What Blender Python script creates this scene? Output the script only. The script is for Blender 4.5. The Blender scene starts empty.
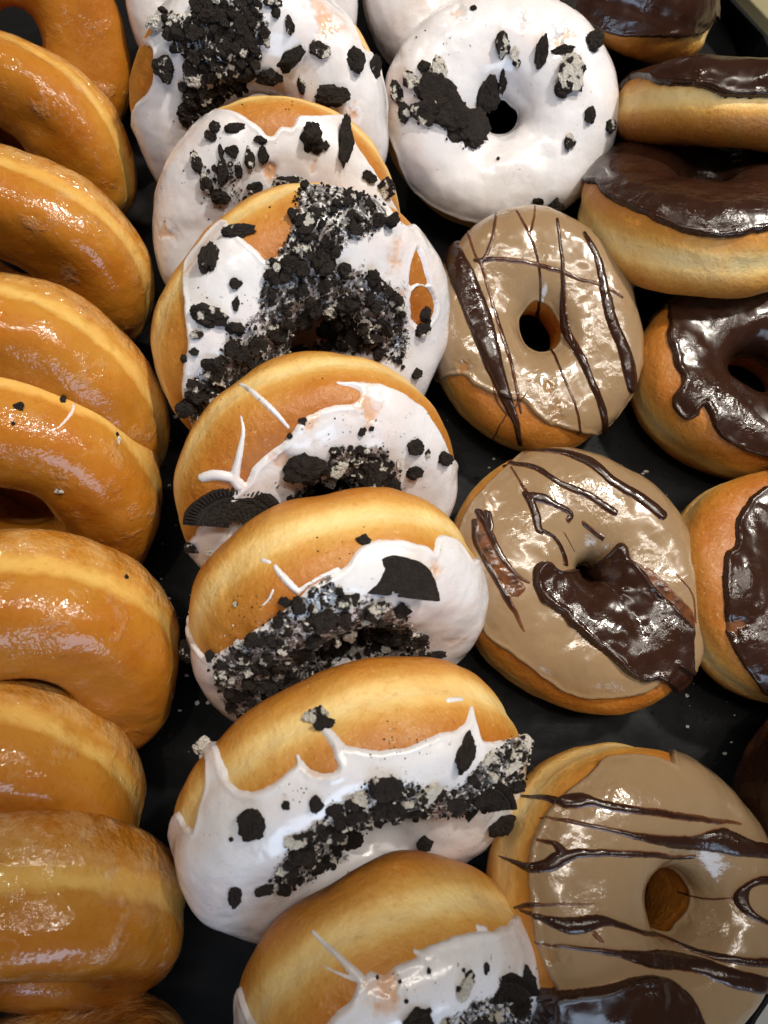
import bpy, math, random
import numpy as np
from mathutils import Matrix, Vector
from mathutils.kdtree import KDTree
sc = bpy.context.scene
COL = sc.collection
rng = np.random.default_rng(7)
random.seed(7)

# ------------------------------------------------------------------ camera
F = 750.0; TILT = math.radians(15); D0 = .31
fw = np.array([0, math.sin(TILT), -math.cos(TILT)]); rt = np.array([1., 0, 0]); up = np.cross(rt, fw)
CAM = -D0 * fw
cam_d = bpy.data.cameras.new('camera'); cam = bpy.data.objects.new('camera', cam_d); COL.objects.link(cam)
cam.matrix_world = Matrix(((rt[0], up[0], -fw[0], CAM[0]), (rt[1], up[1], -fw[1], CAM[1]), (rt[2], up[2], -fw[2], CAM[2]), (0, 0, 0, 1)))
cam_d.sensor_fit = 'VERTICAL'; cam_d.sensor_height = 36.0; cam_d.lens = F / 1024 * 36.0
cam_d.clip_start = .005; cam_d.clip_end = 50
cam_d.dof.use_dof = True; cam_d.dof.focus_distance = .262; cam_d.dof.aperture_fstop = 15
sc.camera = cam

def proj(P):
    q = P - CAM; z = q @ fw
    return np.stack([384 + F * (q @ rt) / z, 512 - F * (q @ up) / z], -1), z
def on_plane(px, py, z):
    d = fw + rt * (px - 384) / F + up * (512 - py) / F
    return CAM + d * ((z - CAM[2]) / d[2])

# ------------------------------------------------------------------ noise
_L = {}
def vnoise(P, seed=0):
    if seed not in _L: _L[seed] = np.random.default_rng(1000 + seed).uniform(-1, 1, (24, 24, 24))
    T = _L[seed]; i = np.floor(P).astype(int); f = P - i; f = f * f * (3 - 2 * f)
    r = 0
    for a in (0, 1):
        for b in (0, 1):
            for c in (0, 1):
                w = (f[..., 0] if a else 1 - f[..., 0]) * (f[..., 1] if b else 1 - f[..., 1]) * (f[..., 2] if c else 1 - f[..., 2])
                r = r + w * T[(i[..., 0] + a) % 24, (i[..., 1] + b) % 24, (i[..., 2] + c) % 24]
    return r
def fbm(P, seed=0, oct=3):
    r = 0; a = 1.
    for k in range(oct):
        r = r + a * vnoise(P * 2 ** k + 7.3 * k, seed + k); a *= .5
    return r

# ------------------------------------------------------------------ materials
def mat(name):
    m = bpy.data.materials.new(name); m.use_nodes = True
    nt = m.node_tree; nt.nodes.clear()
    out = nt.nodes.new('ShaderNodeOutputMaterial'); b = nt.nodes.new('ShaderNodeBsdfPrincipled')
    nt.links.new(b.outputs[0], out.inputs[0])
    return m, nt, b
class NT:
    def __init__(s, nt): s.nt = nt
    def n(s, t, **k):
        x = s.nt.nodes.new('ShaderNode' + t)
        for a, v in k.items(): setattr(x, a, v)
        return x
    def l(s, a, b): s.nt.links.new(a, b)
    def coords(s):
        tc = s.n('TexCoord'); oi = s.n('ObjectInfo'); va = s.n('VectorMath', operation='ADD')
        sc_ = s.n('VectorMath', operation='SCALE'); sc_.inputs['Scale'].default_value = 3.0
        s.l(oi.outputs['Location'], sc_.inputs[0])
        s.l(tc.outputs['Object'], va.inputs[0]); s.l(sc_.outputs[0], va.inputs[1]); s.oi = oi
        return va.outputs[0]
    def noise(s, co, scale, detail=3, rough=.55):
        x = s.n('TexNoise'); s.l(co, x.inputs['Vector']); x.inputs['Scale'].default_value = scale
        x.inputs['Detail'].default_value = detail; x.inputs['Roughness'].default_value = rough
        return x.outputs['Fac']
    def ramp(s, fac, stops, interp='LINEAR'):
        x = s.n('ValToRGB'); x.color_ramp.interpolation = interp
        e = x.color_ramp.elements
        while len(e) < len(stops): e.new(.5)
        for q, (p, c) in zip(e, stops):
            q.position = p; q.color = (*c, 1) if len(c) == 3 else c
        s.l(fac, x.inputs[0]); return x.outputs[0]
    def attr(s, name):
        x = s.n('Attribute', attribute_name=name); return x.outputs['Fac']
    def math(s, op, a, b=None, clamp=False):
        x = s.n('Math', operation=op, use_clamp=clamp)
        for i, v in enumerate((a, b)):
            if v is None: continue
            if isinstance(v, (int, float)): x.inputs[i].default_value = v
            else: s.l(v, x.inputs[i])
        return x.outputs[0]
    def mix(s, fac, a, b, mode='MIX'):
        x = s.n('Mix', data_type='RGBA', blend_type=mode)
        for i, v in ((0, fac), (6, a), (7, b)):
            if isinstance(v, (int, float)): x.inputs[i].default_value = v
            elif isinstance(v, tuple): x.inputs[i].default_value = (*v, 1)
            else: s.l(v, x.inputs[i])
        return x.outputs[2]
    def bump(s, h, dist, strength=1., normal=None):
        x = s.n('Bump'); x.inputs['Strength'].default_value = strength; x.inputs['Distance'].default_value = dist
        s.l(h, x.inputs['Height'])
        if normal is not None: s.l(normal, x.inputs['Normal'])
        return x.outputs[0]
g3 = lambda v: (v, v, v)

def dough_mat(name, glazed):
    m, nt, b = mat(name); k = NT(nt); co = k.coords()
    big = k.noise(co, 55, 4); mid = k.noise(co, 190, 4); fine = k.noise(co, 900, 3)
    # phi attribute: 0 on the proof line around the side, 1 at top and bottom crust
    wob = k.math('ADD', k.attr('band'), k.math('MULTIPLY', k.math('SUBTRACT', big, .5), .16))
    wob = k.math('ADD', wob, k.math('MULTIPLY', k.math('SUBTRACT', mid, .5), .10))
    if glazed:
        c = k.ramp(wob, [(.0, (.74, .49, .15)), (.03, (.70, .44, .12)), (.085, (.49, .225, .030)), (.4, (.42, .162, .0145)), (1., (.385, .140, .011))])
    else:
        c = k.ramp(wob, [(.0, (.84, .67, .34)), (.06, (.81, .60, .25)), (.14, (.64, .37, .095)), (.28, (.51, .23, .036)), (.5, (.43, .165, .021)), (1., (.36, .12, .015))])
    blot = k.ramp(big, [(.36, (.88, .68, .42)), (.62, (1, 1, 1))])
    c = k.mix(.75, c, blot, 'MULTIPLY')
    spots = k.ramp(k.noise(co, 420, 2), [(.30, (.78, .56, .34)), (.42, (1, 1, 1))])
    c = k.mix(.35, c, spots, 'MULTIPLY')
    if glazed:
        bk = k.math('MULTIPLY', k.attr('back'), k.ramp(k.noise(co, 120, 5, .7), [(.40, g3(0)), (.60, g3(1))])); c = k.mix(k.math('MULTIPLY', bk, .5), c, (.62, .40, .16))
    if glazed:   # sugar bloom of the set glaze, in flaky patches
        fl = k.ramp(k.noise(co, 75, 5, .65), [(.57, g3(0)), (.72, g3(1))])
        vo = k.n('TexVoronoi', feature='DISTANCE_TO_EDGE'); vo.inputs['Scale'].default_value = 85
        wv = k.n('VectorMath', operation='ADD'); k.l(co, wv.inputs[0]); nz = k.n('TexNoise'); nz.inputs['Scale'].default_value = 150; k.l(co, nz.inputs['Vector'])
        ws = k.n('VectorMath', operation='SCALE'); ws.inputs['Scale'].default_value = .012; k.l(nz.outputs['Color'], ws.inputs[0]); k.l(ws.outputs[0], wv.inputs[1]); k.l(wv.outputs[0], vo.inputs['Vector'])
        ck = k.math('MULTIPLY', k.ramp(vo.outputs['Distance'], [(.0, g3(1)), (.035, g3(0))]), k.ramp(k.noise(co, 60, 3), [(.5, g3(0)), (.62, g3(.4))]))
        c = k.mix(k.math('MULTIPLY', ck, k.attr('bloom')), c, (.78, .62, .42))
        c = k.mix(k.math('MULTIPLY', fl, k.attr('bloom')), c, (.72, .56, .40))
    else:        # paler flaky skin specks
        fl = k.ramp(k.noise(co, 620, 4, .7), [(.60, g3(0)), (.66, g3(1))])
        c = k.mix(k.math('MULTIPLY', fl, .20), c, (.80, .62, .38))
    k.l(c, b.inputs['Base Color'])
    b.inputs['Subsurface Weight'].default_value = .12
    b.inputs['Subsurface Radius'].default_value = (1, .45, .18); b.inputs['Subsurface Scale'].default_value = .004
    wr = k.noise(co, 330, 5, .6)
    if glazed:
        b.inputs['Roughness'].default_value = .5; b.inputs['Specular IOR Level'].default_value = .15
        b.inputs['Coat Weight'].default_value = 1.; b.inputs['Coat IOR'].default_value = 1.45
        k.l(k.ramp(mid, [(.35, g3(.05)), (.7, g3(.14))]), b.inputs['Coat Roughness'])
        n0 = k.bump(k.noise(co, 48, 2), .0010); n0 = k.bump(k.math('MULTIPLY', k.attr('back'), k.noise(co, 170, 4, .65)), .0016, 1, n0); n0 = k.bump(k.math('MULTIPLY', fl, k.noise(co, 240, 3)), .0008, 1, n0); n1 = k.bump(k.noise(co, 480, 3, .6), .00022, 1, n0)
        spk = k.math('MULTIPLY', k.noise(co, 720, 1), k.ramp(k.noise(co, 70, 3), [(.35, g3(.25)), (.62, g3(1))])); n2 = k.bump(spk, .00036, 1, n0)
        k.l(n2, b.inputs['Coat Normal']); k.l(n1, b.inputs['Normal'])
    else:
        k.l(k.ramp(mid, [(.3, g3(.36)), (.7, g3(.56))]), b.inputs['Roughness'])
        b.inputs['Specular IOR Level'].default_value = .45
        n1 = k.bump(k.noise(co, 70, 3), .0010); n1 = k.bump(wr, .0005, 1, n1); n2 = k.bump(fine, .00018, 1, n1); k.l(n2, b.inputs['Normal'])
    return m

def icing_mat(name, col, thincol, rough, bumpy, coat=.6, sss=.15, thin=(.25, .75)):
    m, nt, b = mat(name); k = NT(nt); co = k.coords()
    th = k.math('ADD', k.attr('thick'), k.math('MULTIPLY', k.math('SUBTRACT', k.noise(co, 160, 4), .5), .5))
    f = k.ramp(th, [(thin[0], g3(0)), (thin[1], g3(1))])
    c = k.mix(f, thincol, col)
    if sss > .2:
        du = k.math('ADD', k.attr('dust'), k.math('MULTIPLY', k.math('SUBTRACT', k.noise(co, 430, 4, .75), .5), 2.6))
        c = k.mix(k.ramp(du, [(.40, g3(0)), (.60, g3(.9))]), c, (.030, .023, .019))
    if sss > .2: c = k.mix(k.ramp(k.noise(co, 42, 4, .6), [(.50, g3(0)), (.72, g3(.5))]), c, (.74, .60, .56))
    c = k.mix(.12, c, k.ramp(k.noise(co, 90, 3), [(.3, g3(.6)), (.7, g3(1))]), 'MULTIPLY')
    k.l(c, b.inputs['Base Color'])
    b.inputs['Subsurface Weight'].default_value = sss; b.inputs['Subsurface Radius'].default_value = (1, .8, .65); b.inputs['Subsurface Scale'].default_value = .0018
    k.l(k.ramp(k.noise(co, 210, 3), [(.3, g3(rough * .75)), (.7, g3(rough * 1.3))]), b.inputs['Roughness'])
    b.inputs['Coat Weight'].default_value = coat; b.inputs['Coat Roughness'].default_value = .12
    n1 = k.bump(k.noise(co, 85, 2), .0012 * bumpy)
    hb = k.math('MULTIPLY', k.noise(co, 360, 3), k.ramp(k.noise(co, 55, 2), [(.42, g3(.1)), (.62, g3(1))])); n1 = k.bump(hb, .0007 * bumpy, 1, n1)
    k.l(n1, b.inputs['Normal']); k.l(n1, b.inputs['Coat Normal'])
    return m

def choc_mat(name, rough, bumpy):
    m, nt, b = mat(name); k = NT(nt); co = k.coords()
    th = k.math('ADD', k.attr('thick'), k.math('MULTIPLY', k.math('SUBTRACT', k.noise(co, 160, 4), .5), .3))
    f = k.ramp(th, [(.10, g3(0)), (.42, g3(1))])
    c = k.mix(k.noise(co, 120, 3), (.020, .0075, .0042), (.036, .0135, .0075))
    k.l(k.mix(f, (.16, .058, .022), c), b.inputs['Base Color'])
    k.l(k.ramp(k.noise(co, 130, 4), [(.35, g3(rough * .6)), (.7, g3(rough * 1.7))]), b.inputs['Roughness'])
    b.inputs['IOR'].default_value = 1.5
    n1 = k.bump(k.noise(co, 60, 2), .0014 * bumpy)
    hb = k.math('MULTIPLY', k.noise(co, 330, 3), k.ramp(k.noise(co, 60, 2), [(.45, g3(.06)), (.60, g3(1))])); n1 = k.bump(hb, .0011 * bumpy, 1, n1); k.l(n1, b.inputs['Normal'])
    return m

def cookie_mat(name, cream):
    m, nt, b = mat(name); k = NT(nt); co = k.n('NewGeometry').outputs['Position']; oi = k.n('ObjectInfo')
    c = k.mix(k.noise(co, 300, 4), (.011, .0085, .0075), (.045, .032, .025))
    if cream > 0:
        fl = k.ramp(k.math('ADD', k.noise(co, 260, 3, .55), k.math('MULTIPLY', k.noise(co, 120, 2), .5)), [(.92 - cream, g3(0)), (.97 - cream, g3(1))])
        c = k.mix(fl, c, (.80, .75, .67))
    k.l(c, b.inputs['Base Color']); b.inputs['Roughness'].default_value = .72; b.inputs['Specular IOR Level'].default_value = .25
    n1 = k.bump(k.noise(co, 620, 5, .75), .0022); n1 = k.bump(k.noise(co, 2000, 3), .0007, 1, n1); k.l(n1, b.inputs['Normal'])
    return m

def plain_mat(name, col, rough, bscale=400, bd=.0002, var=.3, spec=.5):
    m, nt, b = mat(name); k = NT(nt); co = k.coords()
    lo = tuple(v * (1 - var) for v in col); hi = tuple(v * (1 + var) for v in col)
    k.l(k.mix(k.noise(co, 45, 5, .6), lo, hi), b.inputs['Base Color'])
    k.l(k.ramp(k.noise(co, 38, 6, .65), [(.3, g3(rough * .5)), (.7, g3(rough * 1.4))]), b.inputs['Roughness'])
    k.l(k.bump(k.noise(co, bscale, 3), bd), b.inputs['Normal']); b.inputs['Specular IOR Level'].default_value = spec
    return m

M = dict(
    plain=dough_mat('fried_dough', False), glazed=dough_mat('glazed_dough', True),
    white=icing_mat('white_icing', (.745, .725, .745), (.66, .38, .22), .28, .30, .7, .25),
    mocha=icing_mat('mocha_icing', (.285, .188, .102), (.32, .155, .058), .20, .5, .6, .10),
    choc=choc_mat('chocolate_icing', .21, .55), drizzle=choc_mat('chocolate_drizzle', .20, .45),
    cookie=cookie_mat('dark_cookie', .0), cookie2=cookie_mat('dark_cookie_flecked', .10), cream=cookie_mat('cookie_with_cream', .26),
    fleck=plain_mat('cookie_cream', (.58, .53, .47), .7, 700, .0006, .1),
    tray=plain_mat('black_tray_plastic', (.0055, .0058, .0065), .55, 700, .00008, .35, .12),
    counter=plain_mat('grey_counter', (.36, .34, .31), .5, 300, .0003, .15),
    ochre=plain_mat('ochre_board', (.22, .19, .10), .6, 300, .0003, .2),
)

# ------------------------------------------------------------------ mesh helpers
def mesh_np(name, V, Fq, mats, attrs=None, fmat=None, smooth=True):
    me = bpy.data.meshes.new(name)
    V = np.asarray(V, np.float32); Fq = np.asarray(Fq, np.int32); k = Fq.shape[1]
    me.vertices.add(len(V)); me.vertices.foreach_set('co', V.ravel())
    me.loops.add(Fq.size); me.loops.foreach_set('vertex_index', Fq.ravel())
    me.polygons.add(len(Fq)); me.polygons.foreach_set('loop_start', np.arange(len(Fq), dtype=np.int32) * k)
    me.polygons.foreach_set('use_smooth', np.full(len(Fq), smooth))
    if fmat is not None: me.polygons.foreach_set('material_index', np.asarray(fmat, np.int32))
    for a, v in (attrs or {}).items():
        at = me.attributes.new(a, 'FLOAT', 'POINT'); at.data.foreach_set('value', np.asarray(v, np.float32).ravel())
    for m in (mats if isinstance(mats, list) else [mats]): me.materials.append(m)
    me.update(calc_edges=True); me.validate()
    return me
def add_obj(name, me, parent=None, mw=None):
    o = bpy.data.objects.new(name, me); COL.objects.link(o)
    if parent is not None: o.parent = parent
    if mw is not None: o.matrix_basis = mw
    return o

# ------------------------------------------------------------------ doughnut geometry
# px centre, centre height (m), size, tilt of the face from straight up, azimuth it faces, half thickness (m), oval
FIT = {
 'G1': (19.9,33.4,.0437,1.009,45.7,-66.0,.0181,-.07), 'G2': (14.8,149.1,.0371,.979,55.7,-105,.0161,.10),
 'G3': (13.8,268.1,.0451,1.048,66.7,-96.7,.0168,.08), 'G4': (31.4,412.7,.0505,1.055,62.9,-95.1,.0175,-.04),
 'G5': (20.6,492.4,.0466,1.026,60.0,-85.2,.0201,.006), 'G6': (35.7,660.6,.0482,1.016,59.7,-78.9,.0216,-.044),
 'G7': (-2.7,811.1,.0427,1.007,50.,-83.1,.0206,-.048), 'G8': (50.1,917.5,.0445,.935,65.,-84.,.0216,-.076),
 'G9': (29.4,1132.6,.0484,.997,93.2,-80.9,.0221,-.015), 'W0': (244.8,8.0,.0410,1.019,46.2,-80.4,.0181,.020),
 'W1': (262.9,118.1,.0483,1.075,56.7,-92.0,.0183,.012), 'W2': (280.7,233.7,.0441,1.029,52.5,-82.0,.0182,.008),
 'W3': (307.9,335.9,.0507,1.128,55.8,-56.1,.0189,.042), 'W4': (319.3,488.1,.0462,1.042,55.3,-65.9,.0186,.0),
 'W5': (339.2,615.8,.0471,1.041,62.5,-69.4,.0196,.016), 'W6': (353.6,796.7,.0468,1.106,56.0,-65.2,.0197,.09),
 'W7': (389.9,997,.0470,.980,52.0,-62.,.0226,-.037), 'O1': (498.1,118.1,.0344,.992,34.,-93.0,.0177,.05),
 'W8': (468.7,-15.2,.0325,.997,27.9,-88.4,.0180,.008), 'C1': (605.4,2.3,.0372,.994,41.2,67.3,.0163,.0),
 'C2': (730,115,.0400,.997,53,85.0,.0138,.005), 'C3': (695.7,212.6,.0352,1.016,30.9,92.9,.0175,-.023),
 'C4': (746.0,379.7,.0175,.943,0.5,-10.3,.0188,-.058), 'C5': (786,583.5,.0225,.97,9.,2.2,.0174,-.028),
 'C6': (888.3,812.0,.0255,.968,10.7,-6.4,.0202,-.103), 'M1': (533.5,335.1,.0243,.962,12.9,-75.7,.0180,-.077),
 'M2': (574.7,580.7,.0237,1.015,5.9,-50.0,.0189,-.078), 'M3': (629.4,889.2,.0335,.996,21.2,1.8,.0225,-.027),
}
def sgnpow(v, e): return np.sign(v) * np.abs(v) ** e
class Donut:
    def __init__(s, key, seed):
        cx, cy, z, sz, tau, az, b, e = FIT[key]
        s.key = key; s.seed = seed; s.c = on_plane(cx, cy, z)
        tau = math.radians(tau); az = math.radians(az)
        n = np.array([math.sin(tau) * math.cos(az), math.sin(tau) * math.sin(az), math.cos(tau)])
        x = np.cross([0, 0, 1.], n); x /= np.linalg.norm(x)
        s.B = np.stack([x, np.cross(n, x), n])          # rows: local axes in world
        s.R = 47 * sz; s.a = {'M1': 19.1, 'M2': 21.2, 'M3': 18.3, 'O1': 18.9, 'G1': 18.8, 'G2': 18.4, 'G5': 17., 'C3': 19.6, 'C4': 17.8}.get(key, 18.3) * sz; s.b = b * 1000 * sz; s.sc = np.array([1 + e, 1 - e, 1])
        s.off = s.B @ np.array({'M3': (7., -1.5, 0), 'M2': (2, 2, 0)}.get(key, (0, 0, 0)), float)
        ph = np.linspace(math.pi * 1.5, -math.pi * .5, 400)
        s.e_ = e_ = 2 / {'G': 2.75, 'C': 2.7, 'M': 2.55, 'W': 2.4, 'O': 2.3}[key[0]]
        r = s.R - s.a + s.a * sgnpow(np.cos(ph), e_); zz = s.b * sgnpow(np.sin(ph), e_)
        arc = np.concatenate([[0], np.cumsum(np.hypot(np.diff(r), np.diff(zz)))])
        i0 = np.argmin(np.abs(ph - math.pi))
        s.ph_t = ph[::-1]; s.s_t = (arc - arc[i0] + s.R - 2 * s.a + 6)[::-1]
        P, N, TH, PH = s.grid(280, np.linspace(-math.pi, math.pi, 171)[:-1], wrap=True)
        s.P, s.N, s.TH, s.PH = P, N, TH, PH
        s.W = s.world(P); s.px, s.dep = proj(s.W)
        s.face = ((s.W - CAM) * (N @ s.B)).sum(-1) < 0
        s.du = (np.roll(s.px, -1, 0) - np.roll(s.px, 1, 0)) / 2; s.dv = (np.roll(s.px, -1, 1) - np.roll(s.px, 1, 1)) / 2
        s.kd = None
    def world(s, P): return (P * .001) @ s.B + s.c
    def s_of(s, ph): return np.interp(ph, s.ph_t, s.s_t)
    def grid(s, nt, ph, wrap=False):
        th = np.arange(nt) * 2 * math.pi / nt
        TH, PH = np.meshgrid(th, ph, indexing='ij'); e_ = s.e_
        sd = s.seed
        th3 = np.stack([np.cos(TH), np.sin(TH), TH * 0], -1)
        Rv = s.R * (1 + .018 * vnoise(th3 * 1.3 + sd * 3.1, 3)); bv = s.b * (1 + .07 * vnoise(th3 * 1.7 + sd * 1.7, 4))
        r = Rv - s.a + s.a * sgnpow(np.cos(PH), e_); z = bv * sgnpow(np.sin(PH), e_)
        P = np.stack([r * np.cos(TH), r * np.sin(TH), z], -1) * s.sc
        P = P + np.clip((Rv - r) / (2 * s.a), 0, 1.2)[..., None] * np.array([s.off[0], s.off[1], 0])
        def norm(P):
            du = np.roll(P, -1, 0) - np.roll(P, 1, 0)
            dv = (np.roll(P, -1, 1) - np.roll(P, 1, 1)) if wrap else np.gradient(P, axis=1)
            N = np.cross(du, dv); return N / (np.linalg.norm(N, axis=-1, keepdims=True) + 1e-9)
        N = norm(P)
        d = 1.05 * fbm(P / 21 + sd * 5.7, 10, 2) + .22 * fbm(P / 6.5 + sd * 2.3, 14, 2)
        phw = np.angle(np.exp(1j * PH))
        d = d - .55 * np.exp(-((phw + .02 * vnoise(P / 9 + sd, 17)) / .10) ** 2) - .4 * np.exp(-((phw - .1) / .35) ** 2)
        P = P + N * d[..., None]
        return P, norm(P), TH, PH
    def at(s, px):
        """the visible surface point under a photo point, as (theta, phi)"""
        if s.kd is None:
            ii = np.argwhere(s.face); s.kd = KDTree(len(ii)); s.kidx = ii
            for k, (i, j) in enumerate(ii): s.kd.insert((s.px[i, j, 0], s.px[i, j, 1], 0), k)
            s.kd.balance()
        q = (float(px[0]), float(px[1]), 0.)
        c = s.kd.find_range(q, 3.) or [s.kd.find(q)]
        cand = [(s.dep[tuple(s.kidx[k])], dist, k) for _, k, dist in c]; dm = min(v[0] for v in cand)
        k = min((dist, k) for dp, dist, k in cand if dp < dm + .006)[1]; i, j = s.kidx[k]
        A = np.stack([s.du[i, j], s.dv[i, j]], 1); t = np.linalg.lstsq(A, np.array(px) - s.px[i, j], rcond=.05)[0]
        t = np.clip(t, -1, 1)
        return s.TH[i, j] + t[0] * 2 * math.pi / 280, s.PH[i, j] + t[1] * 2 * math.pi / 170, (i, j)
    def U(s, th, ph):
        ph = np.where(np.asarray(ph) < -math.pi / 2, np.asarray(ph) + 2 * math.pi, ph)
        r = s.s_of(ph); return np.stack([r * np.cos(th), r * np.sin(th)], -1)
    def pxU(s, pts):
        q = [s.at(p)[:2] for p in pts]
        return s.U(np.array([a for a, _ in q]), np.array([b for _, b in q]))

def smooth_path(p, n=4, closed=False):
    p = np.array(p, float); m = len(p); out = []
    idx = range(m if closed else m - 1)
    for i in idx:
        g = (lambda k: p[k % m]) if closed else (lambda k: p[min(max(k, 0), m - 1)])
        a, b, c, d = g(i - 1), g(i), g(i + 1), g(i + 2)
        for k in range(n):
            t = k / n
            out.append(.5 * (2 * b + (c - a) * t + (2 * a - 5 * b + 4 * c - d) * t * t + (3 * b - a - 3 * c + d) * t ** 3))
    if not closed: out.append(p[-1])
    return np.array(out)
def sdf_poly(Q, poly):
    """signed distance, positive inside"""
    d = np.full(Q.shape[:-1], 1e9); ins = np.zeros(Q.shape[:-1], bool)
    x, y = Q[..., 0], Q[..., 1]
    for (ax, ay), (bx, by) in zip(poly, np.roll(poly, -1, 0)):
        ex, ey = bx - ax, by - ay; L = ex * ex + ey * ey
        if L < 1e-12: continue
        t = np.clip(((x - ax) * ex + (y - ay) * ey) / L, 0, 1)
        d = np.minimum(d, (x - ax - t * ex) ** 2 + (y - ay - t * ey) ** 2)
        if ay != by:
            c = ((ay > y) != (by > y)) & (x < ex * (y - ay) / (by - ay) + ax); ins ^= c
    d = np.sqrt(d); return np.where(ins, d, -d)
def stroke_field(Q, pts, rad, hk=.46, hmax=1.8):
    best = np.full(Q.shape[:-1], -9.)
    lo = pts.min(0) - rad.max() - 4; hi = pts.max(0) + rad.max() + 4
    msk = ((Q > lo) & (Q < hi)).all(-1); q = Q[msk]; b = np.full(len(q), -9.)
    for k in range(len(pts) - 1):
        a, e = pts[k], pts[k + 1] - pts[k]; L = (e * e).sum()
        if L < 1e-10: continue
        t = np.clip(((q - a) @ e) / L, 0, 1); d = np.sqrt(((q - a - t[:, None] * e) ** 2).sum(-1))
        r = rad[k] + (rad[k + 1] - rad[k]) * t; sd = r - d
        h = np.minimum(r * hk, hmax)
        v = np.where(sd > 0, h * np.sqrt(np.clip(1 - (1 - np.clip(sd / r, 0, 1)) ** 2, 0, 1)), sd * .6)
        b = np.maximum(b, v)
    best[msk] = b; return best
def bead(sd, w): return np.sqrt(np.clip(1 - (1 - np.clip(sd / w, 0, 1)) ** 2, 0, 1))
def cull_mesh(name, P, N, t, keep, m, parent, mw, extra=None, dust=None):
    nt, npn = t.shape; idx = np.arange(nt * npn).reshape(nt, npn)
    a = idx[:, :-1]; b = np.roll(idx, -1, 0)[:, :-1]; c = np.roll(idx, -1, 0)[:, 1:]; d = idx[:, 1:]
    k = keep.ravel(); q = np.stack([a, b, c, d], -1).reshape(-1, 4)
    q = q[k[q].any(1)]
    used = np.unique(q); rm = np.zeros(nt * npn, int); rm[used] = np.arange(len(used))
    V = (P + N * t[..., None]).reshape(-1, 3)[used] * .001
    me = mesh_np(name, V, rm[q], m, dict({'thick': (extra if extra is not None else t).ravel()[used]}, **({} if dust is None else {'dust': dust.ravel()[used]})))
    return add_obj(name, me, parent, mw)

LABEL = {
 'G1': 'honey glazed ring doughnut with open hole in the top left corner, rearmost of its row',
 'G2': 'honey glazed ring doughnut with a bright curved highlight, second from the top left corner',
 'G3': 'honey glazed ring doughnut with a pale rim line, third from the top left corner',
 'G4': 'plain honey glazed doughnut without visible hole, just behind the crumb dotted glazed one',
 'G5': 'honey glazed ring doughnut dotted with black crumbs, dark hole at the left edge',
 'G6': 'large honey glazed doughnut directly in front of the crumb dotted glazed one',
 'G7': 'shaded glazed doughnut with flaky rim, behind the edge-on glazed one with the bluish shine',
 'G8': 'thick glazed doughnut seen edge-on with a bluish shine, at the lower left',
 'G9': 'glazed doughnut of which only the top edge shows, bottom left corner',
 'W0': 'white iced doughnut almost hidden behind the rearmost crumb heaped one at the top',
 'W1': 'white iced doughnut with a black cookie heap, cut off by the top edge',
 'W2': 'white iced doughnut with separate scattered cookie chunks and a bare golden top edge',
 'W3': 'white iced doughnut with black cookie crumbs packed densely over its whole middle',
 'W4': 'white iced doughnut with a half round ridged cookie piece and a thin icing spike',
 'W5': 'white iced doughnut with a large smooth dark cookie disc piece and bare golden side',
 'W6': 'white iced doughnut with dripping icing lobes and a band of chunky cookie pieces',
 'W7': 'white iced doughnut cut off by the bottom edge, ridged cookie pieces on its face',
 'O1': 'flat lying white iced ring doughnut with open hole and big cookie chunks',
 'W8': 'plain white iced doughnut cut off by the top edge behind the flat white one',
 'C1': 'chocolate iced doughnut cut off by the top edge beside the tray rim',
 'C2': 'chocolate iced doughnut seen edge-on, its golden side showing under the icing, near the top right',
 'C3': 'chocolate iced doughnut with smooth round top and a pale band around its side',
 'C4': 'chocolate iced ring doughnut with wide hole, lying flat with rough shiny icing',
 'C5': 'chocolate iced doughnut with patchy icing at the right edge, beside the chocolate blob one',
 'C6': 'doughnut barely showing at the lower right edge, its shade put in as dark icing',
 'M1': 'tan iced ring doughnut with thin chocolate stripes and one broad dark band',
 'M2': 'tan iced ring doughnut with a big chocolate blob spilling over its hole',
 'M3': 'tan iced ring doughnut with long sideways chocolate strands, at the lower right',
}
KIND = {'G': ('glazed_doughnut', 'plain glazed doughnuts leaning in a row'), 'W': ('cookie_doughnut', 'white iced doughnuts with cookie crumbs'),
        'O': ('cookie_doughnut', 'white iced doughnuts with cookie crumbs'), 'C': ('chocolate_doughnut', 'chocolate iced doughnuts'), 'M': ('mocha_doughnut', 'tan iced doughnuts with chocolate drizzle')}
DN = {}
for n_, key in enumerate(FIT):
    d = DN[key] = Donut(key, n_ + 1)
    nm_, grp = KIND[key[0]]
    root = bpy.data.objects.new(nm_, None); COL.objects.link(root); root.empty_display_size = .01
    root.location = (d.c[0], d.c[1], 0)
    root['label'] = LABEL[key]; root['category'] = 'doughnut'; root['group'] = grp
    d.root = root
    L = np.eye(4); L[:3, :3] = d.B.T; L[2, 3] = d.c[2]
    d.mw = Matrix(L.tolist())
    nt, npn = d.TH.shape; idx = np.arange(nt * npn).reshape(nt, npn)
    q = np.stack([idx, np.roll(idx, -1, 0), np.roll(np.roll(idx, -1, 0), -1, 1), np.roll(idx, -1, 1)], -1).reshape(-1, 4)
    phw = np.abs(np.angle(np.exp(1j * (d.PH - .03))))
    band = np.clip(phw / 1.5, 0, 1); band = np.where(phw > math.pi / 2, 1 - .35 * (phw - math.pi / 2), band)
    me = mesh_np('dough', (d.P * .001).reshape(-1, 3), q, M['glazed' if key[0] == 'G' else 'plain'], {'band': band, 'bloom': np.full(band.shape, {'G8': .42, 'G7': .2, 'G9': .4}.get(key, .2)), 'back': np.clip(-(np.angle(np.exp(1j * d.PH)) + .05) / .12, 0, 1)})
    add_obj('dough', me, root, d.mw)

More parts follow.
